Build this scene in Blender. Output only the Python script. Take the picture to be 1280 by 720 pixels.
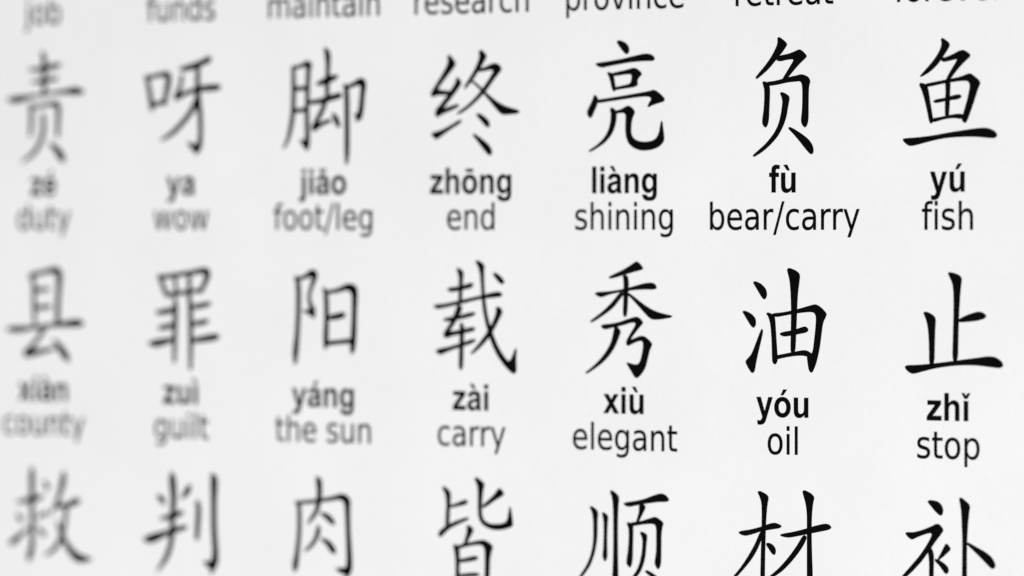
import bpy, math
from mathutils import Vector
from mathutils.geometry import delaunay_2d_cdt

for o in list(bpy.data.objects):
    bpy.data.objects.remove(o)
SC = bpy.context.scene
COL = SC.collection
MM = 0.001

# ---------------------------------------------------------------- camera
# A long lens looks at the chart from its right-hand side: the right edge is nearer.
YAW = math.radians(37.8)
DIST = 0.82574                      # lens to chart along the optical axis
HEIGHT = 1.30                       # height of the chart row the lens is level with
cd = bpy.data.cameras.new('camera')
cam = bpy.data.objects.new('camera', cd)
COL.objects.link(cam)
cam.location = (DIST * math.sin(YAW), -DIST * math.cos(YAW), HEIGHT)
cam.rotation_euler = (math.radians(90), 0, YAW)
cd.sensor_width = 36.0
cd.lens = 225.605
cd.shift_y = -(360 - 287.0) / 1280
cd.clip_start = 0.01
cd.clip_end = 50
cd.dof.use_dof = True
cd.dof.focus_distance = 0.79685
cd.dof.aperture_fstop = 14.8
SC.camera = cam

# ---------------------------------------------------------------- light
w = bpy.data.worlds.new('World')
SC.world = w
w.use_nodes = True
w.node_tree.nodes['Background'].inputs[0].default_value = (1, 1, 1, 1)
w.node_tree.nodes['Background'].inputs[1].default_value = 0.45

def area_lamp(name, loc, target, size, power):
    ld = bpy.data.lights.new(name, 'AREA')
    ld.shape = 'SQUARE'
    ld.size = size
    ld.energy = power
    lo = bpy.data.objects.new(name, ld)
    COL.objects.link(lo)
    lo.location = loc
    lo.rotation_euler = (Vector(target) - Vector(loc)).to_track_quat('-Z', 'Y').to_euler()
    return lo

area_lamp('softbox_lamp', (0.30, -0.95, 0.74), (0.0, 0, HEIGHT - 0.02), 0.6, 10.9)

SC.view_settings.view_transform = 'Standard'
SC.view_settings.look = 'None'
SC.view_settings.exposure = 0
SC.view_settings.gamma = 1

# ---------------------------------------------------------------- materials
def new_mat(name):
    m = bpy.data.materials.new(name)
    m.use_nodes = True
    return m, m.node_tree.nodes, m.node_tree.links, m.node_tree.nodes['Principled BSDF']

def paper_material():
    m, N, L, b = new_mat('paper_white')
    tc = N.new('ShaderNodeTexCoord')
    fib = N.new('ShaderNodeTexNoise')
    fib.inputs['Scale'].default_value = 900
    fib.inputs['Detail'].default_value = 6
    fib.inputs['Roughness'].default_value = 0.65
    cloud = N.new('ShaderNodeTexNoise')
    cloud.inputs['Scale'].default_value = 55
    cloud.inputs['Detail'].default_value = 4
    L.new(tc.outputs['Object'], fib.inputs['Vector'])
    L.new(tc.outputs['Object'], cloud.inputs['Vector'])
    mix = N.new('ShaderNodeMath')
    mix.operation = 'MULTIPLY_ADD'
    mix.inputs[1].default_value = 0.45
    L.new(fib.outputs['Fac'], mix.inputs[0])
    half = N.new('ShaderNodeMath')
    half.operation = 'MULTIPLY'
    half.inputs[1].default_value = 0.55
    L.new(cloud.outputs['Fac'], half.inputs[0])
    L.new(half.outputs[0], mix.inputs[2])
    r = N.new('ShaderNodeValToRGB')
    r.color_ramp.elements[0].position = 0.3
    r.color_ramp.elements[0].color = (0.775, 0.775, 0.775, 1)
    r.color_ramp.elements[1].position = 0.7
    r.color_ramp.elements[1].color = (0.832, 0.832, 0.832, 1)
    L.new(mix.outputs[0], r.inputs[0])
    L.new(r.outputs[0], b.inputs['Base Color'])
    b.inputs['Roughness'].default_value = 0.62
    b.inputs['Specular IOR Level'].default_value = 0.25
    bump = N.new('ShaderNodeBump')
    bump.inputs['Strength'].default_value = 0.12
    bump.inputs['Distance'].default_value = 0.00005
    L.new(fib.outputs['Fac'], bump.inputs['Height'])
    L.new(bump.outputs[0], b.inputs['Normal'])
    return m

def ink_material():
    m, N, L, b = new_mat('ink_black')
    tc = N.new('ShaderNodeTexCoord')
    n = N.new('ShaderNodeTexNoise')
    n.inputs['Scale'].default_value = 1500
    n.inputs['Detail'].default_value = 4
    L.new(tc.outputs['Object'], n.inputs['Vector'])
    r = N.new('ShaderNodeValToRGB')
    r.color_ramp.elements[0].color = (0.0005, 0.0005, 0.0005, 1)
    r.color_ramp.elements[1].color = (0.003, 0.003, 0.003, 1)
    L.new(n.outputs['Fac'], r.inputs[0])
    L.new(r.outputs[0], b.inputs['Base Color'])
    b.inputs['Roughness'].default_value = 0.8
    b.inputs['Specular IOR Level'].default_value = 0.04
    return m

def wall_material():
    m, N, L, b = new_mat('wall_paint')
    n = N.new('ShaderNodeTexNoise')
    n.inputs['Scale'].default_value = 60
    n.inputs['Detail'].default_value = 5
    tc = N.new('ShaderNodeTexCoord')
    L.new(tc.outputs['Object'], n.inputs['Vector'])
    b.inputs['Base Color'].default_value = (0.62, 0.61, 0.59, 1)
    b.inputs['Roughness'].default_value = 0.8
    bp = N.new('ShaderNodeBump')
    bp.inputs['Strength'].default_value = 0.2
    bp.inputs['Distance'].default_value = 0.002
    L.new(n.outputs['Fac'], bp.inputs['Height'])
    L.new(bp.outputs[0], b.inputs['Normal'])
    return m

PAPER, INK, WALL = paper_material(), ink_material(), wall_material()

# ---------------------------------------------------------------- wall and poster sheet
def mesh_object(name, verts, faces, mat, parent=None, loc=(0, 0, 0)):
    me = bpy.data.meshes.new(name)
    me.from_pydata(verts, [], faces)
    me.update()
    me.materials.append(mat)
    o = bpy.data.objects.new(name, me)
    COL.objects.link(o)
    o.location = loc
    if parent:
        o.parent = parent
    return o

def box(x0, x1, y0, y1, z0, z1):
    v = [(x, y, z) for x in (x0, x1) for y in (y0, y1) for z in (z0, z1)]
    f = [(0, 1, 3, 2), (4, 6, 7, 5), (0, 4, 5, 1), (2, 3, 7, 6), (0, 2, 6, 4), (1, 5, 7, 3)]
    return v, f

wall = mesh_object('wall', *box(-1.6, 1.6, 0.004, 0.10, 0.0, 2.6), WALL)
wall['kind'] = 'structure'

poster = mesh_object('poster', *box(-0.31, 0.31, 0.0, 0.0008, -0.23, 0.21), PAPER, None, (0, 0, HEIGHT))
poster['label'] = 'white printed poster with rows of black Chinese characters over pinyin and English words'
poster['category'] = 'poster'

# ---------------------------------------------------------------- printing
def chaikin(p, closed=True, n=2, k=0.22):
    for _ in range(n):
        q = []
        for i in range(len(p)):
            a, b = p[i], p[(i + 1) % len(p)]
            q.append((a[0] + (b[0] - a[0]) * k, a[1] + (b[1] - a[1]) * k))
            q.append((b[0] - (b[0] - a[0]) * k, b[1] - (b[1] - a[1]) * k))
        p = q
    return p

def brush(pts):
    """Outline of a brush stroke given as (x, y, width) along its middle line."""
    n = len(pts)
    mid = []
    for i in range(n - 1):
        p0, p1, p2, p3 = pts[max(i - 1, 0)], pts[i], pts[i + 1], pts[min(i + 2, n - 1)]
        for s in range(6):
            t = s / 6
            mid.append(tuple(0.5 * (2 * b + (c - a) * t + (2 * a - 5 * b + 4 * c - d) * t * t + (3 * b - a - 3 * c + d) * t ** 3)
                             for a, b, c, d in zip(p0, p1, p2, p3)))
    mid.append(pts[-1])
    left, right = [], []
    m = len(mid)
    for i in range(m):
        a, b = mid[max(i - 1, 0)], mid[min(i + 1, m - 1)]
        d = math.hypot(b[0] - a[0], b[1] - a[1]) or 1
        nx, ny = -(b[1] - a[1]) / d, (b[0] - a[0]) / d
        h = max(mid[i][2], 0.05) / 2
        left.append((mid[i][0] + nx * h, mid[i][1] + ny * h))
        right.append((mid[i][0] - nx * h, mid[i][1] - ny * h))
    def cap(c, a, b):
        r = c[2] / 2
        a0 = math.atan2(a[1] - c[1], a[0] - c[0])
        return [(c[0] + r * math.cos(a0 - math.pi * j / 5), c[1] + r * math.sin(a0 - math.pi * j / 5)) for j in range(1, 5)]
    return left + cap(mid[-1], left[-1], right[-1]) + right[::-1] + cap(mid[0], right[0], left[0])

def winding(c, x, y):
    w = 0
    n = len(c)
    for i in range(n):
        x0, y0 = c[i]
        x1, y1 = c[(i + 1) % n]
        if y0 <= y:
            if y1 > y and (x1 - x0) * (y - y0) - (x - x0) * (y1 - y0) > 0:
                w += 1
        elif y1 <= y and (x1 - x0) * (y - y0) - (x - x0) * (y1 - y0) < 0:
            w -= 1
    return w

def spread(sub, d):
    """Ink spread: grow a set of contours outward by d mm (holes shrink)."""
    out = []
    for k, c in enumerate(sub):
        hole = any(j != k and winding(o, *c[0]) != 0 for j, o in enumerate(sub))
        n = len(c)
        area = sum(c[i - 1][0] * c[i][1] - c[i][0] * c[i - 1][1] for i in range(n))
        s = d * (1 if area > 0 else -1) * (-1 if hole else 1)
        q = []
        for i in range(n):
            a, p, b = c[i - 1], c[i], c[(i + 1) % n]
            u = (Vector(p) - Vector(a)).normalized()
            v = (Vector(b) - Vector(p)).normalized()
            m = Vector((u.y + v.y, -u.x - v.x))
            if m.length < 1e-6:
                m = Vector((u.y, -u.x)) * 2
            m = m / max(m.length_squared / 2, 0.7)
            q.append((p[0] + m.x * s, p[1] + m.y * s))
        out.append(q)
    return out

def printed(name, shapes, parent, loc, bleed):
    """shapes: list of glyphs, each a list of closed contours in mm; one flat printed mesh."""
    verts, faces = [], []
    for group in shapes:
        group = [spread(sub, bleed) for sub in group] if bleed else group
        vs, es = [], []
        for sub in group:
            for c in sub:
                b = len(vs)
                vs += [Vector(p) for p in c]
                es += [(b + i, b + (i + 1) % len(c)) for i in range(len(c))]
        ov, oe, of = delaunay_2d_cdt(vs, es, [], 0, 1e-5)[:3]
        base = len(verts)
        verts += [(v.x * MM, -0.00002, v.y * MM) for v in ov]
        for f in of:
            x = sum(ov[i].x for i in f) / len(f)
            y = sum(ov[i].y for i in f) / len(f)
            for sub in group:
                if sum(winding(c, x, y) for c in sub) != 0:
                    a, b_, c_ = (ov[i] for i in f[:3])
                    up = (b_.x - a.x) * (c_.y - a.y) - (b_.y - a.y) * (c_.x - a.x) > 0
                    faces.append(tuple(base + i for i in (f if up else f[::-1])))
                    break
    return mesh_object(name, verts, faces, INK, parent, loc)

def outline(path):
    """Contours of a letter from move / line / quadratic-curve text."""
    t = path.split()
    i, out, cur = 0, [], None
    while i < len(t):
        k = t[i]
        if k == 'M':
            cur = [(float(t[i + 1]), float(t[i + 2]))]
            out.append(cur)
            i += 3
        elif k == 'L':
            cur.append((float(t[i + 1]), float(t[i + 2])))
            i += 3
        elif k == 'H':
            cur.append((float(t[i + 1]), cur[-1][1]))
            i += 2
        elif k == 'V':
            cur.append((cur[-1][0], float(t[i + 1])))
            i += 2
        elif k == 'Q':
            a = cur[-1]
            b = (float(t[i + 1]), float(t[i + 2]))
            c = (float(t[i + 3]), float(t[i + 4]))
            for s in range(1, 6):
                u = s / 5
                cur.append(tuple((1 - u) ** 2 * p + 2 * u * (1 - u) * q + u * u * r for p, q, r in zip(a, b, c)))
            i += 5
        else:
            i += 1
    clean = []
    for c in out:
        d = [p for j, p in enumerate(c) if math.dist(p, c[j - 1]) > 1e-3]
        clean.append(d)
    return clean

# light sans letters: 3500 units to the x-height; (advance, outline)
LIGHT = {
'a': (3922, 'M 2194 1759 Q 1497 1759 1228 1600 Q 959 1441 959 1056 Q 959 750 1161 570 Q 1363 391 1709 391 Q 2188 391 2477 730 Q 2766 1069 2766 1631 L 2766 1759 Z M 3341 1997 L 3341 0 L 2766 0 L 2766 531 Q 2569 213 2275 61 Q 1981 -91 1556 -91 Q 1019 -91 701 211 Q 384 513 384 1019 Q 384 1609 779 1909 Q 1175 2209 1959 2209 L 2766 2209 L 2766 2266 Q 2766 2663 2505 2880 Q 2244 3097 1772 3097 Q 1472 3097 1187 3025 Q 903 2953 641 2809 L 641 3341 Q 956 3463 1253 3523 Q 1550 3584 1831 3584 Q 2591 3584 2966 3190 Q 3341 2797 3341 1997 Z'),
'b': (4063, 'M 3116 1747 Q 3116 2381 2855 2742 Q 2594 3103 2138 3103 Q 1681 3103 1420 2742 Q 1159 2381 1159 1747 Q 1159 1113 1420 752 Q 1681 391 2138 391 Q 2594 391 2855 752 Q 3116 1113 3116 1747 Z M 1159 2969 Q 1341 3281 1617 3432 Q 1894 3584 2278 3584 Q 2916 3584 3314 3078 Q 3713 2572 3713 1747 Q 3713 922 3314 415 Q 2916 -91 2278 -91 Q 1894 -91 1617 61 Q 1341 213 1159 525 L 1159 0 L 581 0 L 581 4863 L 1159 4863 Z'),
'c': (3519, 'M 3122 3366 L 3122 2828 Q 2878 2963 2633 3030 Q 2388 3097 2138 3097 Q 1578 3097 1268 2742 Q 959 2388 959 1747 Q 959 1106 1268 751 Q 1578 397 2138 397 Q 2388 397 2633 464 Q 2878 531 3122 666 L 3122 134 Q 2881 22 2623 -34 Q 2366 -91 2075 -91 Q 1284 -91 818 406 Q 353 903 353 1747 Q 353 2603 823 3093 Q 1294 3584 2113 3584 Q 2378 3584 2631 3529 Q 2884 3475 3122 3366 Z'),
'd': (4063, 'M 2906 2969 L 2906 4863 L 3481 4863 L 3481 0 L 2906 0 L 2906 525 Q 2725 213 2448 61 Q 2172 -91 1784 -91 Q 1150 -91 751 415 Q 353 922 353 1747 Q 353 2572 751 3078 Q 1150 3584 1784 3584 Q 2172 3584 2448 3432 Q 2725 3281 2906 2969 Z M 947 1747 Q 947 1113 1208 752 Q 1469 391 1925 391 Q 2381 391 2643 752 Q 2906 1113 2906 1747 Q 2906 2381 2643 2742 Q 2381 3103 1925 3103 Q 1469 3103 1208 2742 Q 947 2381 947 1747 Z'),
'e': (3938, 'M 3597 1894 L 3597 1613 L 953 1613 Q 991 1019 1311 708 Q 1631 397 2203 397 Q 2534 397 2845 478 Q 3156 559 3463 722 L 3463 178 Q 3153 47 2828 -22 Q 2503 -91 2169 -91 Q 1331 -91 842 396 Q 353 884 353 1716 Q 353 2575 817 3079 Q 1281 3584 2069 3584 Q 2775 3584 3186 3129 Q 3597 2675 3597 1894 Z M 3022 2063 Q 3016 2534 2758 2815 Q 2500 3097 2075 3097 Q 1594 3097 1305 2825 Q 1016 2553 972 2059 Z'),
'f': (2253, 'M 2375 4863 L 2375 4384 L 1825 4384 Q 1516 4384 1395 4259 Q 1275 4134 1275 3809 L 1275 3500 L 2222 3500 L 2222 3053 L 1275 3053 L 1275 0 L 697 0 L 697 3053 L 147 3053 L 147 3500 L 697 3500 L 697 3744 Q 697 4328 969 4595 Q 1241 4863 1831 4863 Z'),
'g': (4063, 'M 2906 1791 Q 2906 2416 2648 2759 Q 2391 3103 1925 3103 Q 1463 3103 1205 2759 Q 947 2416 947 1791 Q 947 1169 1205 825 Q 1463 481 1925 481 Q 2391 481 2648 825 Q 2906 1169 2906 1791 Z M 3481 434 Q 3481 -459 3084 -895 Q 2688 -1331 1869 -1331 Q 1566 -1331 1297 -1286 Q 1028 -1241 775 -1147 L 775 -588 Q 1028 -725 1275 -790 Q 1522 -856 1778 -856 Q 2344 -856 2625 -561 Q 2906 -266 2906 331 L 2906 616 Q 2728 306 2450 153 Q 2172 0 1784 0 Q 1141 0 747 490 Q 353 981 353 1791 Q 353 2603 747 3093 Q 1141 3584 1784 3584 Q 2172 3584 2450 3431 Q 2728 3278 2906 2969 L 2906 3500 L 3481 3500 Z'),
'h': (4056, 'M 3513 2113 L 3513 0 L 2938 0 L 2938 2094 Q 2938 2591 2744 2837 Q 2550 3084 2163 3084 Q 1697 3084 1428 2787 Q 1159 2491 1159 1978 L 1159 0 L 581 0 L 581 4863 L 1159 4863 L 1159 2956 Q 1366 3272 1645 3428 Q 1925 3584 2291 3584 Q 2894 3584 3203 3211 Q 3513 2838 3513 2113 Z'),
'i': (1778, 'M 603 3500 L 1178 3500 L 1178 0 L 603 0 Z M 603 4863 L 1178 4863 L 1178 4134 L 603 4134 Z'),
'j': (1778, 'M 603 3500 L 1178 3500 L 1178 -63 Q 1178 -731 923 -1031 Q 669 -1331 103 -1331 L -116 -1331 L -116 -844 L 38 -844 Q 366 -844 484 -692 Q 603 -541 603 -63 Z M 603 4863 L 1178 4863 L 1178 4134 L 603 4134 Z'),
'l': (1778, 'M 603 4863 L 1178 4863 L 1178 0 L 603 0 Z'),
'm': (6234, 'M 3328 2828 Q 3544 3216 3844 3400 Q 4144 3584 4550 3584 Q 5097 3584 5394 3201 Q 5691 2819 5691 2113 L 5691 0 L 5113 0 L 5113 2094 Q 5113 2597 4934 2840 Q 4756 3084 4391 3084 Q 3944 3084 3684 2787 Q 3425 2491 3425 1978 L 3425 0 L 2847 0 L 2847 2094 Q 2847 2600 2669 2842 Q 2491 3084 2119 3084 Q 1678 3084 1418 2786 Q 1159 2488 1159 1978 L 1159 0 L 581 0 L 581 3500 L 1159 3500 L 1159 2956 Q 1356 3278 1631 3431 Q 1906 3584 2284 3584 Q 2666 3584 2933 3390 Q 3200 3197 3328 2828 Z'),
'n': (4056, 'M 3513 2113 L 3513 0 L 2938 0 L 2938 2094 Q 2938 2591 2744 2837 Q 2550 3084 2163 3084 Q 1697 3084 1428 2787 Q 1159 2491 1159 1978 L 1159 0 L 581 0 L 581 3500 L 1159 3500 L 1159 2956 Q 1366 3272 1645 3428 Q 1925 3584 2291 3584 Q 2894 3584 3203 3211 Q 3513 2838 3513 2113 Z'),
'o': (3916, 'M 1959 3097 Q 1497 3097 1228 2736 Q 959 2375 959 1747 Q 959 1119 1226 758 Q 1494 397 1959 397 Q 2419 397 2687 759 Q 2956 1122 2956 1747 Q 2956 2369 2687 2733 Q 2419 3097 1959 3097 Z M 1959 3584 Q 2709 3584 3137 3096 Q 3566 2609 3566 1747 Q 3566 888 3137 398 Q 2709 -91 1959 -91 Q 1206 -91 779 398 Q 353 888 353 1747 Q 353 2609 779 3096 Q 1206 3584 1959 3584 Z'),
'p': (4063, 'M 1159 525 L 1159 -1331 L 581 -1331 L 581 3500 L 1159 3500 L 1159 2969 Q 1341 3281 1617 3432 Q 1894 3584 2278 3584 Q 2916 3584 3314 3078 Q 3713 2572 3713 1747 Q 3713 922 3314 415 Q 2916 -91 2278 -91 Q 1894 -91 1617 61 Q 1341 213 1159 525 Z M 3116 1747 Q 3116 2381 2855 2742 Q 2594 3103 2138 3103 Q 1681 3103 1420 2742 Q 1159 2381 1159 1747 Q 1159 1113 1420 752 Q 1681 391 2138 391 Q 2594 391 2855 752 Q 3116 1113 3116 1747 Z'),
'r': (2631, 'M 2631 2963 Q 2534 3019 2420 3045 Q 2306 3072 2169 3072 Q 1681 3072 1420 2755 Q 1159 2438 1159 1844 L 1159 0 L 581 0 L 581 3500 L 1159 3500 L 1159 2956 Q 1341 3275 1631 3429 Q 1922 3584 2338 3584 Q 2397 3584 2469 3576 Q 2541 3569 2628 3553 Z'),
's': (3334, 'M 2834 3397 L 2834 2853 Q 2591 2978 2328 3040 Q 2066 3103 1784 3103 Q 1356 3103 1142 2972 Q 928 2841 928 2578 Q 928 2378 1081 2264 Q 1234 2150 1697 2047 L 1894 2003 Q 2506 1872 2764 1633 Q 3022 1394 3022 966 Q 3022 478 2636 193 Q 2250 -91 1575 -91 Q 1294 -91 989 -36 Q 684 19 347 128 L 347 722 Q 666 556 975 473 Q 1284 391 1588 391 Q 1994 391 2212 530 Q 2431 669 2431 922 Q 2431 1156 2273 1281 Q 2116 1406 1581 1522 L 1381 1569 Q 847 1681 609 1914 Q 372 2147 372 2553 Q 372 3047 722 3315 Q 1072 3584 1716 3584 Q 2034 3584 2315 3537 Q 2597 3491 2834 3397 Z'),
't': (2509, 'M 1172 4494 L 1172 3500 L 2356 3500 L 2356 3053 L 1172 3053 L 1172 1153 Q 1172 725 1289 603 Q 1406 481 1766 481 L 2356 481 L 2356 0 L 1766 0 Q 1100 0 847 248 Q 594 497 594 1153 L 594 3053 L 172 3053 L 172 3500 L 594 3500 L 594 4494 Z'),
'u': (4056, 'M 544 1381 L 544 3500 L 1119 3500 L 1119 1403 Q 1119 906 1312 657 Q 1506 409 1894 409 Q 2359 409 2629 706 Q 2900 1003 2900 1516 L 2900 3500 L 3475 3500 L 3475 0 L 2900 0 L 2900 538 Q 2691 219 2414 64 Q 2138 -91 1772 -91 Q 1169 -91 856 284 Q 544 659 544 1381 Z'),
'v': (3788, 'M 191 3500 L 800 3500 L 1894 563 L 2988 3500 L 3597 3500 L 2284 0 L 1503 0 Z'),
'w': (5234, 'M 269 3500 L 844 3500 L 1563 769 L 2278 3500 L 2956 3500 L 3675 769 L 4391 3500 L 4966 3500 L 4050 0 L 3372 0 L 2619 2869 L 1863 0 L 1184 0 Z'),
'y': (3788, 'M 1590 40 L 191 3500 L 800 3500 L 1894 763 L 2988 3500 L 3597 3500 L 1655 -1290 L 1040 -1290 Z'),
'/': (2480, 'M 1950 4863 L 2440 4863 L 540 -900 L 40 -900 Z'),
' ': (2034, ''),
}
# bold sans letters: 1062 units to the x-height
BOLD = {
'a': (1139, 'M 357 738 L 102 784 Q 145 938 250 1012 Q 355 1086 562 1086 Q 750 1086 842 1041 Q 934 997 971 928 Q 1009 860 1009 677 L 1006 349 Q 1006 209 1019 142 Q 1033 76 1070 0 L 792 0 Q 781 28 765 83 Q 758 108 755 116 Q 683 46 601 11 Q 519 -24 426 -24 Q 262 -24 167 65 Q 73 154 73 290 Q 73 380 116 450 Q 159 521 236 558 Q 314 596 460 624 Q 657 661 733 693 L 733 721 Q 733 802 693 836 Q 653 871 542 871 Q 467 871 425 841 Q 383 812 357 738 Z M 733 510 Q 679 492 562 467 Q 445 442 409 418 Q 354 379 354 319 Q 354 260 398 217 Q 442 174 510 174 Q 586 174 655 224 Q 706 262 722 317 Q 733 353 733 454 Z'),
'e': (1139, 'M 762 338 L 1042 291 Q 988 137 871 56 Q 755 -24 580 -24 Q 303 -24 170 157 Q 65 302 65 523 Q 65 787 203 936 Q 341 1086 552 1086 Q 789 1086 926 929 Q 1063 773 1057 450 L 353 450 Q 356 325 421 255 Q 486 186 583 186 Q 649 186 694 222 Q 739 258 762 338 Z M 778 622 Q 775 744 715 807 Q 655 871 569 871 Q 477 871 417 804 Q 357 737 358 622 Z'),
'f': (682, 'M 24 1062 L 180 1062 L 180 1142 Q 180 1276 208 1342 Q 237 1408 313 1449 Q 390 1491 507 1491 Q 627 1491 742 1455 L 704 1259 Q 637 1275 575 1275 Q 514 1275 487 1246 Q 461 1218 461 1137 L 461 1062 L 671 1062 L 671 841 L 461 841 L 461 0 L 180 0 L 180 841 L 24 841 Z'),
'g': (1251, 'M 121 -70 L 442 -109 Q 450 -165 479 -186 Q 519 -216 605 -216 Q 715 -216 770 -183 Q 807 -161 826 -112 Q 839 -77 839 17 L 839 172 Q 713 0 521 0 Q 307 0 182 181 Q 84 324 84 537 Q 84 804 212 945 Q 341 1086 532 1086 Q 729 1086 857 913 L 857 1062 L 1120 1062 L 1120 109 Q 1120 -79 1089 -172 Q 1058 -265 1002 -318 Q 946 -371 852 -401 Q 759 -431 616 -431 Q 346 -431 233 -338 Q 120 -246 120 -104 Q 120 -90 121 -70 Z M 372 553 Q 372 384 437 305 Q 503 227 599 227 Q 702 227 773 307 Q 844 388 844 546 Q 844 711 776 791 Q 708 871 604 871 Q 503 871 437 792 Q 372 714 372 553 Z'),
'h': (1251, 'M 428 1466 L 428 927 Q 564 1086 753 1086 Q 850 1086 928 1050 Q 1006 1014 1045 958 Q 1085 902 1099 834 Q 1114 766 1114 623 L 1114 0 L 833 0 L 833 561 Q 833 728 817 773 Q 801 818 760 844 Q 720 871 659 871 Q 589 871 534 837 Q 479 803 453 734 Q 428 666 428 532 L 428 0 L 147 0 L 147 1466 Z'),
'i': (569, 'M 147 1206 L 147 1466 L 428 1466 L 428 1206 Z M 147 0 L 147 1062 L 428 1062 L 428 0 Z'),
'ı': (569, 'M 147 0 L 147 1062 L 428 1062 L 428 0 Z'),
'j': (569, 'M 147 1208 L 147 1466 L 428 1466 L 428 1208 Z M 428 1062 L 428 36 Q 428 -166 401 -248 Q 375 -331 300 -377 Q 225 -424 109 -424 Q 67 -424 19 -416 Q -29 -409 -85 -394 L -36 -154 Q -16 -158 1 -160 Q 19 -162 34 -162 Q 77 -162 104 -143 Q 132 -125 139 -99 Q 147 -73 147 58 L 147 1062 Z'),
'l': (569, 'M 147 0 L 147 1466 L 428 1466 L 428 0 Z'),
'n': (1251, 'M 1113 0 L 832 0 L 832 542 Q 832 714 814 764 Q 796 815 755 843 Q 715 871 658 871 Q 585 871 527 831 Q 469 791 447 725 Q 426 659 426 481 L 426 0 L 145 0 L 145 1062 L 406 1062 L 406 906 Q 545 1086 756 1086 Q 849 1086 926 1052 Q 1003 1019 1042 967 Q 1082 915 1097 849 Q 1113 783 1113 660 Z'),
'o': (1251, 'M 82 546 Q 82 686 151 817 Q 220 948 346 1017 Q 473 1086 629 1086 Q 870 1086 1024 929 Q 1178 773 1178 534 Q 1178 293 1022 134 Q 867 -24 631 -24 Q 485 -24 352 42 Q 220 108 151 235 Q 82 363 82 546 Z M 370 531 Q 370 373 445 289 Q 520 205 630 205 Q 740 205 814 289 Q 889 373 889 533 Q 889 689 814 773 Q 740 857 630 857 Q 520 857 445 773 Q 370 689 370 531 Z'),
'u': (1251, 'M 847 0 L 847 159 Q 789 74 694 25 Q 600 -24 495 -24 Q 388 -24 303 23 Q 218 70 180 155 Q 142 240 142 390 L 142 1062 L 423 1062 L 423 574 Q 423 350 438 299 Q 454 249 495 219 Q 536 190 599 190 Q 671 190 728 229 Q 785 269 806 327 Q 827 386 827 614 L 827 1062 L 1108 1062 L 1108 0 Z'),
'x': (1139, 'M 12 0 L 396 549 L 28 1062 L 371 1062 L 560 769 L 759 1062 L 1089 1062 L 728 558 L 1122 0 L 777 0 L 561 329 L 343 0 Z'),
'y': (1139, 'M 14 1062 L 313 1062 L 567 308 L 815 1062 L 1106 1062 L 731 40 L 664 -145 Q 627 -238 593 -287 Q 560 -336 515 -366 Q 471 -397 406 -414 Q 341 -431 259 -431 Q 176 -431 96 -413 L 71 -193 Q 139 -206 193 -206 Q 293 -206 341 -147 Q 389 -89 415 2 Z'),
'z': (1024, 'M 31 0 L 31 219 L 429 676 Q 527 788 574 835 Q 525 832 445 831 L 70 829 L 70 1062 L 949 1062 L 949 861 L 543 393 L 400 239 Q 517 246 545 246 L 980 246 L 980 0 Z'),
}
ACCENT = {   # centred on x = 0
'acute': [(-110, 1185), (60, 1490), (330, 1490), (70, 1185)],
'grave': [(110, 1185), (-60, 1490), (-330, 1490), (-70, 1185)],
'macron': [(-260, 1230), (-260, 1400), (260, 1400), (260, 1230)],
'caron': [(-100, 1185), (-290, 1480), (-110, 1480), (0, 1325), (110, 1480), (290, 1480), (100, 1185)],
}
TONES = {'é': 'e acute', 'á': 'a acute', 'ǎ': 'a caron', 'ō': 'o macron', 'à': 'a grave', 'ù': 'u grave', 'ú': 'u acute',
         'ì': 'ı grave', 'ó': 'o acute', 'ǐ': 'ı caron'}

def text_shapes(text, face, size, narrow=1.0):
    """Letters of a word as contours in mm, centred on x = 0 with the baseline at y = 0."""
    pen, glyphs = 0.0, []
    for ch in text:
        base, tone = (TONES[ch].split() if ch in TONES else (ch, None))
        adv, path = face[base]
        con = [[(x + pen, y) for x, y in c] for c in outline(path)]
        subs = [con] if con else []
        if tone:
            cx = pen + adv / 2 - (10 if base != 'ı' else 0)
            subs.append([[(x + cx, y) for x, y in ACCENT[tone]]])
        if subs:
            glyphs.append(subs)
        pen += adv
    return [[[[((x - pen / 2) * size * narrow, y * size) for x, y in c] for c in sub] for sub in subs] for subs in glyphs]

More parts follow.
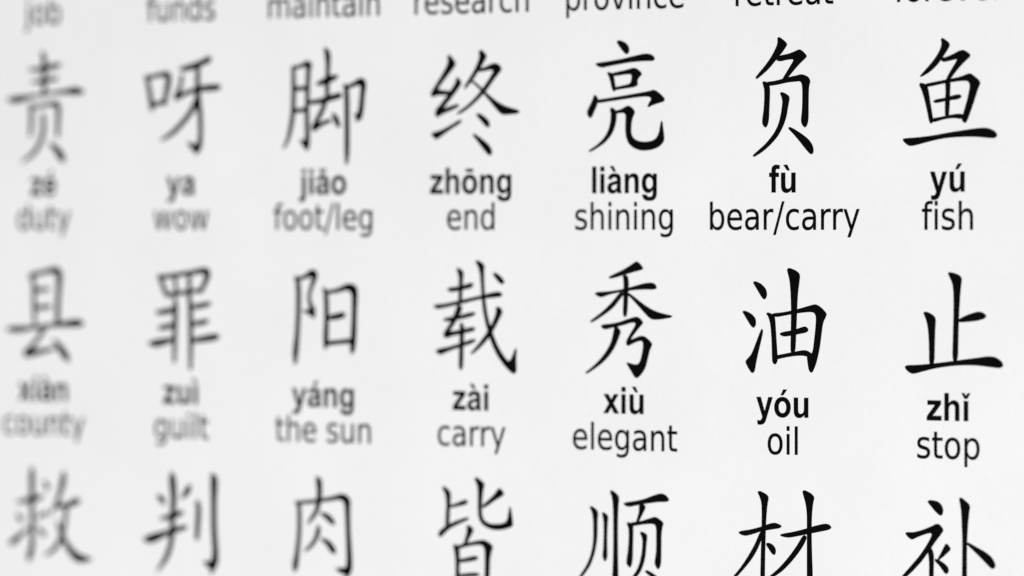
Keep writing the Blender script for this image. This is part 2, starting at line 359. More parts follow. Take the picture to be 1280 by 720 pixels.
CHARACTERS = {
'责': [
  [(-2.5,21.85,0.48),(-0.67,21.87,0.68),(1.77,22.24,0.82),(2.99,22.45,0.54)],
  [(-2.04,20.14,0.41),(-0.06,20.27,0.68),(2.38,20.6,0.61)],
  [(-0.21,24.09,0.68),(0.07,23.18,0.95),(0.13,21.36,0.89),(0.1,18.4,0.82)],
  [(-6.34,17.76,0.62),(-4.65,17.83,1.03),(-1.89,18.22,0.51),(1.16,18.57,0.44),(4.2,18.76,0.75),(5.71,18.83,1.15),(7.07,18.72,0.68)],
  [(-2.5,17.07,0.55),(-2.26,16.16,0.75),(-2.26,14.11,0.75),(-2.44,12.74,0.48)],
  [(-2.2,16.66,0.55),(0.55,17.03,0.55),(2.23,17.13,0.89),(2.68,16.51,0.95),(2.62,14.51,0.82),(2.53,12.81,0.68)],
  [(-0.21,15.68,0.61),(0,14.77,0.82),(-0.18,12.95,0.82),(-1.13,11.14,0.75),(-2.5,10.01,0.61),(-4.03,9.22,0.27)],
  [(1.01,11.8,0.27),(2.23,11,1.02),(3.29,9.86,1.22),(3.59,9.4,0.68)],
],
'呀': [
  [(-6.15,20.52,0.75),(-5.7,19.06,0.83),(-5.35,17.26,0.9),(-5.17,16.25,0.75)],
  [(-5.85,20.4,0.68),(-4.22,20.72,0.6),(-2.59,20.85,0.9),(-2.21,20.24,1.05),(-2.5,18.79,0.98),(-2.98,17.01,0.75)],
  [(-5.26,16.7,0.75),(-3.92,16.97,0.68),(-2.68,17.11,0.68)],
  [(-0.09,21.55,0.53),(1.39,21.68,0.9),(3.44,22.23,0.9),(4.9,22.74,0.97)],
  [(0.12,20.54,0.68),(-0.09,19.32,0.68),(-0.67,18.21,0.83),(-0.82,17.76,1.05)],
  [(-0.67,17.76,0.9),(1.09,18.34,0.68),(3.44,18.82,0.82),(5.49,18.95,0.97),(6.66,19,0.75)],
  [(3,21.84,0.82),(2.91,19.83,0.9),(3,17.6,1.05),(3.38,14.92,0.9),(3.38,12.25,0.9),(3,10.91,1.12),(2.5,10.14,0.37)],
  [(2.85,10.8,1.12),(1.97,11.15,0.9),(1.24,11.71,0.3)],
  [(2.85,17.38,1.12),(1.68,15.72,0.9),(0.21,14.29,0.83),(-1.56,12.96,0.75),(-3.48,12.04,0.38)],
],
'脚': [
  [(-5.21,21.43,0.65),(-5.11,19,0.81),(-5.21,15.85,0.81),(-5.52,13.92,0.81),(-6.09,11.98,0.65),(-6.85,10.78,0.33)],
  [(-5.21,21.23,0.57),(-3.95,21.6,0.57),(-2.85,21.87,0.89),(-2.44,21.62,1.06)],
  [(-2.57,21.51,0.89),(-2.69,18.97,0.81),(-2.82,15.34,0.81),(-2.75,12.44,0.89),(-2.82,11.23,0.98),(-2.94,10.5,0.33)],
  [(-2.82,10.87,0.81),(-3.48,11.48,0.81),(-3.95,11.84,0.24)],
  [(-5.02,18.56,0.65),(-3.16,18.68,0.65)],
  [(-5.02,15.66,0.65),(-3.16,15.83,0.65)],
  [(0.28,23.75,0.57),(0.69,23.02,1.05),(0.75,21.33,0.81),(0.63,19.16,0.81),(0.63,17.23,0.73)],
  [(-1.12,19.19,0.41),(-0.18,19.42,0.89),(1.06,19.78,0.97),(2.16,20.11,0.65)],
  [(-2.38,16.79,0.57),(-0.81,16.89,0.73),(1.06,17.28,0.89),(2.78,17.64,0.81)],
  [(0.38,17.12,0.81),(-0.18,15.79,0.81),(-1.12,14.36,0.81),(-1.59,13.44,1.06)],
  [(-1.5,13.39,0.89),(-0.18,13.98,0.65),(1.06,14.33,0.57)],
  [(1.53,15.29,0.32),(2.06,14.56,0.97),(2.56,13.71,0.73)],
  [(3.62,18.88,0.65),(3.93,17.91,0.89),(3.99,14.06,0.89),(3.99,10.45,0.89),(3.93,8.72,0.49)],
  [(3.81,18.59,0.65),(5.11,19.05,0.65),(6.2,19.37,1.05),(6.72,19.03,1.13),(6.6,17.64,0.89),(6.35,15.72,0.97),(5.98,14.76,1.05),(5.58,14.33,0.4)],
  [(6.04,14.76,0.81),(5.27,15.06,0.32)],
],
'终': [
  [(-3.92,22.53),(-3.55,22.62),(-2.7,21.78),(-2.55,21.4),(-3.12,20.78),(-4.12,19.79),(-4.98,18.91),(-5.55,18.25),(-5.26,18.09),(-4.26,17.98),(-3.27,17.92),(-3.27,17.61),(-4.26,17.49),(-5.55,17.51),(-6.26,17.25),(-6.6,17.36),(-6.6,17.81),(-5.83,18.76),(-4.83,20.02),(-4.03,21.13),(-3.75,21.91)],
  [(-2.5,19.54),(-2.13,19.69),(-1.65,19.09),(-1.7,18.8),(-2.41,17.98),(-3.27,17.1),(-4.12,16.28),(-4.69,15.62),(-3.69,15.88),(-2.7,16.13),(-2.13,16.21),(-2.04,15.99),(-2.98,15.6),(-4.55,15.1),(-5.26,14.78),(-5.63,14.6),(-5.92,14.9),(-5.83,15.57),(-4.98,16.23),(-3.84,17.49),(-2.98,18.43),(-2.5,19.1)],
  [(-6.6,12.44),(-6.12,12.59),(-4.83,12.87),(-3.27,13.53),(-1.93,14.18),(-1.56,14.11),(-1.84,13.8),(-3.12,13.19),(-4.55,12.42),(-5.4,11.87),(-5.83,11.76),(-6.26,12.06)],
  [(1.27,23.05),(1.7,23.2),(2.54,22.47),(2.4,22.14),(1.7,21.15),(0.85,20.05),(-0.14,18.95),(-0.99,18.25),(-1.19,18.34),(-0.57,19.18),(0.42,20.39),(1.13,21.6),(1.41,22.38)],
  [(1.13,20.71),(2.26,20.92),(3.25,21.3),(3.95,21.45),(4.66,21.15),(4.99,20.66),(4.57,20.22),(3.67,19.34),(2.54,18.03),(1.13,16.82),(-0.28,15.84),(-1.7,15.07),(-2.33,14.97),(-2.13,15.19),(-0.57,16.06),(0.99,17.27),(2.26,18.59),(3.25,19.79),(3.73,20.5),(3.39,20.68),(2.4,20.56),(1.27,20.4)],
  [(0.06,19.13),(0.28,19.26),(1.41,18.49),(2.83,17.36),(4.23,16.45),(5.64,15.81),(7.32,15.42),(7.94,15.19),(7.6,14.97),(6.2,14.87),(5.08,14.84),(4.38,15.34),(3.11,16.57),(1.7,17.93),(0.57,18.83)],
  [(0.79,14.89),(1.27,14.99),(2.12,14.59),(2.88,14.02),(3.05,13.46),(2.83,13.2),(2.4,13.36),(1.56,14.15)],
  [(0.23,12.27),(0.57,12.35),(1.7,11.7),(2.83,10.96),(3.31,10.35),(3.39,9.8),(3.05,9.58),(2.54,9.91),(1.56,10.92),(0.71,11.82)],
],
'亮': [
  [(-1.23,23.9),(-0.82,24.03),(0.05,23.78),(0.69,23.26),(0.78,22.63),(0.49,22.26),(0.11,22.38),(-0.39,22.88),(-0.82,23.35)],
  [(-4.62,21.09),(-4.18,21.2),(-2.57,21.36),(-0.24,21.65),(1.79,22.03),(3.38,22.28),(4.39,22.1),(4.86,21.63),(4.54,21.36),(3.53,21.4),(1.21,21.3),(-1.11,21.01),(-2.86,20.75),(-3.59,20.63),(-4.18,20.82)],
  [(-2.72,19.96),(-2.28,20),(-1.7,19.71),(-1.55,18.82),(-1.4,18.12),(-1.26,17.77),(-1.7,17.54),(-1.93,17.9),(-2.22,18.95),(-2.51,19.65)],
  [(-1.99,19.88),(-0.53,20.09),(0.63,20.3),(1.5,20.5),(2.08,20.33),(2.86,19.74),(2.37,19.35),(2.02,18.89),(2.14,18.31),(1.5,18.08),(-0.24,17.92),(-1.4,17.75),(-1.46,18.08),(-0.24,18.25),(0.92,18.46),(1.15,18.97),(1.21,19.58),(0.98,19.76),(0.05,19.73),(-1.55,19.52)],
  [(-4.76,17.19),(-4.47,17),(-4.15,16.64),(-4.32,15.94),(-4.76,15.13),(-5.14,14.39),(-5.49,14.21),(-5.85,14.63),(-5.9,15.14),(-5.35,15.96),(-4.97,16.65)],
  [(-4.47,16.48),(-2.57,16.69),(-0.24,16.94),(2.08,17.26),(3.82,17.47),(4.68,17.69),(5.4,17.33),(6.35,16.58),(6.27,16.21),(5.26,15.99),(4.39,15.77),(3.87,15.5),(3.7,15.64),(3.96,16.08),(4.34,16.54),(3.96,16.89),(2.37,16.86),(-0.24,16.57),(-2.57,16.32),(-4.26,16.11)],
  [(-2.28,15.34),(-1.93,15.52),(-1.26,15.05),(-1.23,14.16),(-1.52,13),(-2.13,11.95),(-3.15,11.03),(-4.47,10.34),(-5.49,9.9),(-5.67,10.05),(-4.32,10.74),(-3.15,11.66),(-2.42,12.77),(-2.13,13.94),(-2.1,14.87)],
  [(-1.55,15.05),(-0.53,15.22),(0.2,15.59),(0.69,15.72),(1.36,15.34),(1.7,14.87),(1.36,14.36),(1.1,13.44),(1.04,12.28),(1.36,11.62),(2.08,11.2),(3.24,11.05),(4.39,11.18),(5.12,11.54),(5.55,12.35),(5.78,13.62),(5.98,13.74),(6.12,12.69),(6.3,11.65),(6.18,11.07),(5.4,10.43),(4.11,10.09),(2.66,10.03),(1.5,10.36),(0.63,11),(0.22,12.05),(0.2,13.45),(0.28,14.49),(0.05,14.84),(-0.82,14.85),(-1.46,14.67)],
],
'负': [
  [(-0.87,23.94),(-0.5,23.93),(0.63,23.16),(0.35,22.72),(-0.2,22.08),(-1.11,21.2),(-2.18,20.12),(-3.2,19.38),(-4.03,18.85),(-4.24,18.95),(-3.81,19.44),(-2.8,20.38),(-1.79,21.53),(-1.11,22.6),(-0.81,23.26)],
  [(-1.11,21.15),(-0.65,21.64),(0.72,21.82),(1.69,22.1),(2.39,22.39),(2.85,22.23),(3.61,21.57),(3.31,21.28),(2.55,20.72),(1.48,19.74),(0.48,18.73),(-0.2,18.59),(0.05,18.94),(1.02,20.24),(1.63,21.05),(1.48,21.26),(0.41,21.17),(-0.44,20.99)],
  [(-3.2,18.43),(-2.8,18.48),(-2.18,18.17),(-2.03,17.42),(-2.15,15.18),(-2.22,13.68),(-2.46,12.93),(-2.77,12.74),(-3.14,13.14),(-3.2,13.56),(-2.95,14.93),(-2.83,16.68),(-2.89,17.68)],
  [(-2.64,18.38),(-1.11,18.51),(0.72,18.93),(1.94,19.11),(2.79,19.3),(3.76,18.98),(4.13,18.46),(3.88,17.84),(3.82,16.1),(3.82,13.62),(3.58,12.92),(3.28,12.68),(2.85,13.13),(2.73,13.58),(2.91,14.87),(2.97,16.86),(2.91,18.1),(2.61,18.5),(1.94,18.46),(0.72,18.38),(-1.11,18.06),(-2.18,17.97),(-2.64,18.08)],
  [(-0.5,17.05),(-0.04,17.09),(0.87,16.63),(0.93,16.26),(0.72,15.39),(0.48,14.15),(0.05,13.03),(-0.81,11.67),(-2.03,10.56),(-3.26,9.69),(-4.49,9.1),(-4.67,9.25),(-4.03,9.7),(-2.64,10.69),(-1.42,11.92),(-0.65,13.16),(-0.26,14.65),(-0.07,15.9),(-0.2,16.52)],
  [(0.72,12.65),(1.09,12.75),(2.55,12.01),(3.76,11.26),(4.43,10.5),(4.61,9.76),(4.43,9.39),(4.07,9.44),(3.46,10.02),(2.39,11.14),(1.48,12.02)],
],
'鱼': [
  [(-1.08,23.32),(-0.79,23.41),(0.24,22.73),(0.06,22.24),(-0.64,21.35),(-1.52,20.27),(-2.7,19.35),(-3.89,18.78),(-4.18,18.79),(-3.74,19.2),(-2.56,20.28),(-1.67,21.25),(-1.08,22.22),(-0.94,22.82)],
  [(-1.08,20.99),(-0.35,21.03),(0.83,21.45),(1.56,21.8),(2.29,21.91),(3.32,21.29),(2.94,20.93),(2.15,20.33),(1.12,19.37),(0.39,18.52),(-0.11,18.24),(-0.35,18.29),(0.09,19.02),(0.97,20.23),(1.36,20.76),(1.12,20.86),(0.24,20.68),(-0.64,20.54),(-0.99,20.65)],
  [(-4.33,17.86),(-3.89,17.97),(-3.15,17.69),(-2.94,17.1),(-2.64,15.38),(-2.29,13.67),(-2.23,13.22),(-2.53,12.98),(-2.76,13.18),(-3,14.16),(-3.44,15.88),(-3.89,17.12)],
  [(-3.59,17.8),(-1.82,18.07),(-0.05,18.34),(1.71,18.6),(2.88,18.98),(3.32,19.02),(4.78,17.97),(4.4,17.37),(3.9,16.04),(3.32,14.58),(2.73,13.25),(2.44,13),(1.94,13.38),(2.29,14.35),(2.88,16.05),(3.23,17.63),(2.94,18.15),(2.15,18.21),(0.24,18.04),(-1.82,17.72),(-3.06,17.5)],
  [(-2.26,15.67),(-1.82,15.91),(-0.64,16.04),(0.53,16.32),(1.56,16.51),(2,16.26),(1.56,15.97),(0.24,15.84),(-0.94,15.66),(-1.82,15.52)],
  [(-0.46,18.17),(0.3,18.16),(0.24,17.06),(0.18,15.35),(0.06,13.76),(-0.46,13.77),(-0.46,15.36),(-0.35,17.07)],
  [(-2.64,13.55),(-0.94,13.77),(0.83,14.07),(2,14.11),(2.29,13.76),(2,13.52),(0.83,13.68),(-0.64,13.55),(-2.26,13.13)],
  [(-6.79,11.06),(-6.4,11.18),(-4.77,11.24),(-2.41,11.46),(-0.05,11.81),(2.29,12.1),(4.34,12.33),(5.65,12.36),(6.67,12.04),(7.19,11.5),(6.82,11.14),(5.8,11.19),(4.05,11.36),(2,11.37),(-0.35,11.25),(-2.41,10.92),(-4.77,10.4),(-5.51,10.29),(-6.02,10.39)],
],
'县': [
  [(-2.46,21.72,0.66),(-1.81,20.75,0.8),(-1.74,18.08,0.8),(-1.64,15.05,0.66)],
  [(-1.97,21.84,0.73),(0.15,22.22,0.65),(2.1,22.47,1.02),(2.84,21.79,1.23),(2.74,19.57,0.94),(2.58,17.14,0.94),(2.58,15.21,0.87)],
  [(-1.48,19.66,0.66),(0.8,19.92,0.58)],
  [(-1.48,17.31,0.66),(1.12,17.52,0.65)],
  [(-6.55,14.35,0.58),(-4.75,14.36,0.95),(-2.13,14.58,0.58),(0.47,14.87,0.55),(3.39,15.12,0.8),(5.98,15.29,1.16),(7.1,15.25,0.65)],
  [(-0.02,14.46,1.02),(-0.83,13.36,0.73),(-2.13,12.01,0.8),(-3.11,11.15,1.24)],
  [(-3.11,11.07,1.24),(-1.16,11.29,0.87),(1.77,11.76,0.51)],
  [(1.93,12.9,0.51),(3.07,11.82,1.16),(4.2,10.63,1.09),(4.52,10.15,0.51)],
],
'罪': [
  [(-3.97,21.82,0.57),(-3.43,20.87,0.72),(-2.8,19.68,0.79),(-2.33,19.01,0.5)],
  [(-3.75,21.54,0.72),(-1.07,21.88,0.64),(2.07,22.28,0.71),(3.95,22.5,0.93),(4.64,22.1,1.14),(4.2,20.91,0.86),(3.48,19.72,0.71)],
  [(-1.07,21.84,0.64),(-0.91,19.45,0.64)],
  [(1.44,22.13,0.71),(1.44,19.47,0.79)],
  [(-2.48,19.2,0.64),(-0.12,19.5,0.64),(3.48,19.91,0.57)],
  [(-1.07,18.74,0.64),(-1,17.31,0.93),(-1.13,13.73,0.86),(-1.19,10.39,0.64)],
  [(1.38,19.35,0.71),(1.63,17.56,0.86),(1.7,13.76,0.86),(1.66,9.47,0.64)],
  [(-4.22,16.85,0.57),(-2.64,17.01,0.86),(-1.22,17.3,0.64)],
  [(-3.9,14.77,0.5),(-2.64,14.95,0.79),(-1.22,15.2,0.64)],
  [(-5.55,12.68,0.57),(-4.22,12.74,1.08),(-1.22,13.3,0.64)],
  [(1.76,17.56,0.57),(3.64,17.86,0.78),(4.95,18.11,0.64)],
  [(1.76,15.3,0.57),(3.64,15.58,0.78),(4.57,15.78,0.64)],
  [(1.76,13.09,0.64),(4.26,13.43,0.93),(6.13,13.68,0.93),(6.6,13.69,0.43)],
],
'阳': [
  [(-4.78,21.69,0.55),(-4.35,20.76,0.87),(-4.29,17.94,0.87),(-4.48,14.41,0.87),(-4.78,11.83,1.03),(-4.84,10.42,0.55)],
  [(-4.66,21.46,0.55),(-3.2,21.75,0.63),(-2.13,22.22,1.02),(-1.52,21.99,1.1),(-1.92,20.77,0.71),(-2.43,19.36,0.63),(-2.28,18.19,0.71),(-1.83,17.25,1.02),(-1.67,16.32,0.31)],
  [(-1.83,16.9,0.95),(-2.89,17.2,0.55),(-3.56,17.24,0.16)],
  [(0.09,20.19,0.55),(0.45,19.14,0.86),(0.51,16.33,0.86),(0.39,13.53,0.94),(0.33,12.47,0.55)],
  [(0.45,19.73,0.55),(2.27,19.97,0.63),(4.08,20.45,0.94),(5.04,20.11,1.33),(5.28,19.41,1.1),(5.22,16.84,0.94),(5.1,14.04,1.02),(4.92,12.41,0.94),(4.8,11.71,0.31)],
  [(0.75,16.38,0.63),(1.96,16.53,0.86),(3.32,16.78,0.86)],
  [(0.45,13.01,0.71),(2.27,13.19,0.63),(4.53,13.38,0.71)],
],
'载': [
  [(-3.98,20.24),(-3.54,20.43),(-1.77,20.62),(-0.31,21.02),(0.22,21.09),(0.33,20.79),(-0.02,20.49),(-1.77,20.16),(-3.39,19.92)],
  [(-2.42,22.85),(-2.07,23.02),(-1.25,22.51),(-1.34,21.82),(-1.48,20.44),(-1.54,18.83),(-2.07,18.69),(-2.01,20.21),(-1.95,21.59),(-2.13,22.39)],
  [(-6.19,18.1),(-5.74,18.22),(-4.12,18.35),(-1.48,18.87),(1.44,19.4),(3.48,19.83),(4.5,19.97),(5.08,19.74),(4.88,19.38),(3.77,19.28),(1.44,19.08),(-1.48,18.46),(-3.83,18.03),(-5.45,17.74),(-5.89,17.83)],
  [(-4.65,16.32),(-4.18,16.5),(-2.07,16.8),(-0.02,17.28),(0.71,17.24),(0.42,16.89),(-1.77,16.43),(-3.98,16.09)],
  [(-2.21,18.32),(-1.48,18.02),(-1.63,17.45),(-2.36,16.29),(-3.24,15.25),(-3.68,14.71),(-1.77,14.96),(-0.02,15.34),(0.62,15.3),(0.51,14.94),(-1.48,14.55),(-3.24,14.25),(-4.07,13.92),(-4.54,14.15),(-4.48,14.66),(-3.54,15.7),(-2.8,16.98),(-2.42,17.79)],
  [(-1.83,16.02),(-1.25,15.72),(-1.19,14.69),(-1.31,12.62),(-1.36,10.32),(-1.63,9.81),(-2.01,10.08),(-1.95,12.15),(-1.83,14.45)],
  [(-5.89,12.22),(-5.45,12.45),(-3.54,12.78),(-1.48,13.31),(0.13,13.78),(0.8,13.79),(0.42,13.42),(-1.48,12.89),(-3.54,12.36),(-4.86,11.84),(-5.3,11.83)],
  [(0.71,23.9),(1.09,24.01),(2.17,23.44),(2.08,22.76),(2.08,21.15),(2.26,19.08),(2.61,17.02),(3.25,15.19),(4.21,13.14),(5.22,11.78),(6.15,10.87),(6.73,11.56),(7.11,12.48),(7.4,12.76),(7.31,11.34),(7.4,9.97),(7.19,9.51),(6.67,9.55),(5.51,10.45),(4.21,11.88),(3.19,13.7),(2.46,15.64),(1.88,17.93),(1.68,20.46),(1.5,22.29),(1.21,23.21)],
  [(4.06,17.9),(4.5,18.07),(5.17,17.5),(4.79,16.81),(3.92,15.43),(2.9,14.04),(1.44,12.76),(0.13,11.9),(-0.08,11.99),(1.15,13.1),(2.46,14.5),(3.48,15.88),(4.12,17.15)],
  [(3.54,22.3),(3.92,22.44),(4.79,21.96),(5.37,21.39),(5.37,21.12),(4.99,20.98),(4.5,21.28)],
],
'秀': [
  [(-2.46,21.97),(-1.75,22.25),(-0.2,22.84),(1.07,23.48),(1.91,23.98),(2.34,23.75),(3.04,23.08),(2.62,22.9),(1.49,22.67),(0.09,22.3),(-1.61,21.89),(-2.31,21.79)],
  [(-4.72,19.83),(-4.3,20.02),(-2.74,20.07),(-0.76,20.31),(0.93,20.64),(2.62,21.05),(3.88,21.26),(4.8,21.17),(5.14,20.61),(4.72,20.45),(3.46,20.47),(1.49,20.37),(-0.76,20.08),(-2.46,19.76),(-3.59,19.39),(-4.15,19.52)],
  [(-0.25,22.21),(0.51,22.17),(0.7,21.27),(0.59,19.69),(0.48,17.88),(0.37,17.09),(0.09,16.89),(-0.2,17.2),(-0.14,18.55),(-0.08,20.13),(-0.08,21.49)],
  [(-0.62,20.09),(0.03,19.95),(-0.76,19.11),(-1.75,18.09),(-3.02,17.29),(-4.3,16.6),(-5.23,16.16),(-5.46,16.3),(-4.72,16.75),(-3.3,17.63),(-1.89,18.77)],
  [(0.42,19.87),(0.7,19.96),(2.05,19.13),(3.46,18.24),(4.86,17.64),(6.26,17.3),(7.65,17.08),(7.23,16.9),(5.98,16.71),(4.58,16.61),(3.88,16.89),(2.62,18.01),(1.35,19.13)],
  [(-1.55,15.72),(-1.1,15.66),(-0.54,15.05),(-0.82,14.48),(-1.33,13.35),(-2.17,12.21),(-3.3,11.18),(-4.58,10.37),(-6,9.62),(-6.2,9.76),(-5.29,10.31),(-4.01,11.28),(-2.88,12.43),(-2.12,13.57),(-1.75,14.7)],
  [(-3.73,15.7),(-3.3,15.91),(-1.89,16.01),(-0.48,16.29),(0.65,16.64),(1.91,16.95),(2.48,16.73),(3.01,16.21),(2.62,15.87),(2.05,15.3),(1.21,14.39),(0.93,13.96),(1.77,14.24),(2.62,14.52),(3.32,14.41),(4.02,13.9),(4.44,13.46),(4.02,12.85),(3.74,11.83),(3.32,10.47),(2.62,9.61),(2,9.17),(1.63,9.32),(1.07,10.11),(0.51,10.84),(0.37,11.07),(0.7,11.07),(1.49,10.86),(2.11,10.86),(2.53,11.25),(2.84,12.27),(3.04,13.4),(2.9,13.89),(2.48,13.95),(1.49,13.65),(0.65,13.26),(0.37,13.37),(0.31,13.82),(0.93,14.73),(1.72,15.75),(1.83,16.2),(1.21,16.26),(-0.2,15.89),(-1.89,15.56),(-3.02,15.32),(-3.45,15.45)],
],
'油': [
  [(-4.63,21.41),(-4.25,21.52),(-3.29,21.15),(-2.61,20.49),(-2.5,19.82),(-2.75,19.31),(-3.1,19.37),(-3.7,20.15),(-4.25,20.92)],
  [(-6.24,17.71),(-5.94,17.84),(-4.93,17.47),(-4.25,16.88),(-4.19,16.15),(-4.47,15.74),(-4.85,15.89),(-5.48,16.69),(-5.94,17.35)],
  [(-3.29,15.6),(-3.1,15.38),(-3.37,14.27),(-3.84,12.71),(-4.19,11.37),(-4.38,10.37),(-4.66,10.07),(-5.01,10.25),(-5.83,11.46),(-5.48,11.8),(-4.85,12.36),(-4.25,13.59),(-3.7,14.82)],
  [(-2.61,17.56),(-2.2,17.61),(-1.39,17.28),(-1.25,16.73),(-1.14,15.18),(-0.98,13.18),(-0.87,11.85),(-0.98,11.45),(-1.25,11.18),(-1.63,11.44),(-1.68,12.29),(-1.74,14.28),(-1.9,16.06),(-2.17,17.05)],
  [(-1.79,17.5),(-0.16,17.62),(1.46,17.9),(3.09,18.27),(4.3,18.58),(4.98,18.7),(5.78,18.29),(6.59,17.57),(6.46,17.23),(6,16.46),(5.78,15.02),(5.51,13.26),(5.03,11.49),(4.49,10.37),(4.22,10.24),(3.9,10.59),(3.71,11.69),(3.63,12.24),(4.49,12.58),(4.76,14.35),(4.98,16.12),(5.03,17.22),(4.76,17.7),(4.17,17.83),(2.55,17.69),(0.65,17.41),(-1.25,17.08)],
  [(-0.6,14.96),(-0.16,15.18),(1.46,15.42),(2.55,15.74),(3.36,15.95),(3.84,15.62),(3.63,15.27),(2.55,15.08),(1.19,14.84),(0.11,14.7)],
  [(0.6,23.05),(0.92,23.21),(2.01,22.84),(2.55,22.4),(2.41,21.4),(2.17,19.85),(2.06,17.64),(1.95,15.21),(1.79,12.55),(1.14,12.54),(1.19,14.98),(1.25,17.63),(1.19,19.85),(1.03,21.61),(0.76,22.5)],
  [(-1.25,12.25),(0.11,12.46),(1.74,12.77),(3.36,13.01),(4.17,12.69),(4.44,12.25),(3.9,12.18),(3.09,12.39),(1.74,12.33),(0.11,12.09),(-1.11,11.81)],
],
'止': [
  [(-0.04,22.69),(0.27,22.78),(1.45,22.5),(1.99,22.07),(1.86,21.31),(1.71,20),(1.55,17.83),(1.45,15.01),(1.39,11.97),(0.61,11.92),(0.72,15),(0.82,18.26),(0.8,20.43),(0.61,21.52),(0.14,22.34)],
  [(1.39,16.83),(1.84,17.18),(3.01,17.63),(4.31,17.98),(5.03,17.9),(5.6,17.47),(5.22,17.17),(4.31,16.94),(3.01,16.8),(1.84,16.71)],
  [(-3.66,17.83),(-3.26,17.92),(-2.34,17.58),(-1.85,17.11),(-1.95,16.06),(-2.03,13.89),(-2.08,11.49),(-2.79,11.44),(-2.79,13.44),(-2.89,15.4),(-3.13,16.71),(-3.47,17.47)],
  [(-6.42,11.17),(-6.02,11.31),(-4.58,11.35),(-2.47,11.53),(-0.38,11.77),(2.23,12.09),(4.31,12.35),(5.86,12.55),(6.9,12.47),(7.8,11.94),(8.03,11.45),(7.54,11.18),(6.38,11.28),(4.31,11.49),(2.23,11.5),(0.14,11.35),(-1.95,11.06),(-3.79,10.64),(-5.1,10.32),(-5.68,10.44),(-6.16,10.78)],
],
'救': [
  [(-4.73,18.71,0.45),(-2.3,19.13,0.83),(-0.44,19.56,0.7)],
  [(-2.15,23.34,0.64),(-2.15,22.28,1.02),(-2.15,19.09,0.89),(-2.07,15.48,0.89),(-2.15,12.72,0.96),(-2.58,11.43,1.08),(-2.64,10.79,0.51)],
  [(0.13,21.7,0.45),(0.69,20.86,0.89)],
  [(-4.87,17,0.45),(-4.16,16.38,0.89)],
  [(-6.16,13.02,0.58),(-5.3,13.47,1.02),(-3.73,14.58,0.57),(-2.58,15.26,0.38)],
  [(-1.16,16.68,0.38),(0.41,17.36,0.7)],
  [(-1.16,15.51,0.25),(-0.02,14.48,0.89)],
  [(3.67,22.84,0.7),(3.53,21.78,1.08),(2.97,20.07,0.83),(2.26,18.57,0.64),(1.12,17.06,0.25)],
  [(2.4,18.36,0.7),(4.24,18.52,0.76),(5.94,19.09,1.01),(6.5,19.15,0.51)],
  [(4.1,18.41,0.76),(3.9,16.29,0.76),(3.25,14.15,0.83),(1.83,12.41,0.7),(0.27,11.62,0.32)],
  [(2.54,16.25,0.44),(2.97,15.2,0.7),(4.24,13.12,0.95),(5.94,11.59,1.27),(7.35,11.32,1.01),(8.75,11.32,0.25)],
],
'判': [
  [(-4.16,20.2,0.42),(-3.47,19.8,0.98),(-3.06,19.29,0.63)],
  [(1.48,21.59,0.7),(1.07,20.96,1.05),(0.11,20,0.35)],
  [(-3.61,17.18,0.42),(-1.54,17.55,0.84),(0.11,18.08,0.7)],
  [(-6.38,14.28,0.7),(-5.13,14.46,1.27),(-2.64,15.23,0.84),(0.11,15.99,0.77),(0.94,16.16,0.42)],
  [(-1.68,23.29,0.56),(-1.54,22.46,1.26),(-1.32,19.96,1.12),(-1.54,17.45,0.98),(-1.59,15.36,0.98),(-1.95,13.47,0.91),(-2.78,11.78,0.84),(-4.16,10.16,0.35)],
  [(2.85,19.55,0.7),(3.07,18.62,0.91),(2.91,16.32,0.91),(2.8,14.76,0.77)],
  [(5.45,23.15,0.7),(5.8,22.43,1.33),(5.75,19.52,1.05),(5.8,15.99,1.05),(6.02,13.09,1.12),(5.86,11.63,1.33),(5.31,10.16,0.49)],
  [(5.59,11.21,1.4),(4.77,11.29,0.91),(3.95,11.68,0.21)],
],
'肉': [
  [(-4.68,20,0.48),(-4.2,19.29,0.76),(-4.15,16.41,0.76),(-4.47,13.53,0.83),(-4.82,11.67,1.04),(-4.95,10.94,0.48)],
  [(-4.55,19.9,0.55),(-1.22,20.23,0.55),(1.43,20.62,0.62),(3.02,20.87,0.89),(3.97,20.32,1.24),(4.08,19.1,0.96),(4.21,16.04,0.89),(4.39,12.98,1.03),(4.29,11.35,1.1),(3.76,10.21,0.34)],
  [(4.08,11.14,1.1),(3.02,11.2,0.82),(2.1,11.38,0.21)],
  [(-1.22,23.37,0.34),(-0.82,22.82,1.1),(-0.69,21.64,0.96),(-0.82,20.2,0.96),(-1.22,18.96,0.76),(-2.02,17.91,0.62),(-2.68,17.24,0.28)],
  [(-0.55,18.67,0.28),(0.64,18.19,0.89),(1.57,17.5,0.82)],
  [(-0.95,16.92,0.48),(-0.9,16.3,0.83),(-1.48,15.05,0.69),(-2.42,14.1,0.55),(-3.21,13.61,0.28)],
  [(-0.42,15.29,0.28),(0.77,14.71,0.89),(1.7,13.72,0.96),(1.83,13.41,0.34)],
],
'皆': [
  [(-4.77,22.55),(-4.44,22.68),(-3.54,22.08),(-3.36,21.68),(-3.48,20.37),(-3.59,18.95),(-3.64,17.84),(-4.26,17.52),(-4.15,18.94),(-4.05,20.35),(-4.15,21.56)],
  [(-3.66,20.2),(-2.76,20.39),(-1.48,20.86),(-0.76,21.04),(-0.56,20.75),(-0.97,20.43),(-2.25,20.2),(-3.41,19.97)],
  [(-5.39,16.58),(-5.03,17),(-4.05,17.63),(-2.76,18.13),(-1.23,18.61),(-0.33,18.74),(-0.58,18.47),(-1.99,17.95),(-3.54,17.3),(-4.44,16.61),(-5.03,16.09),(-5.34,16.24)],
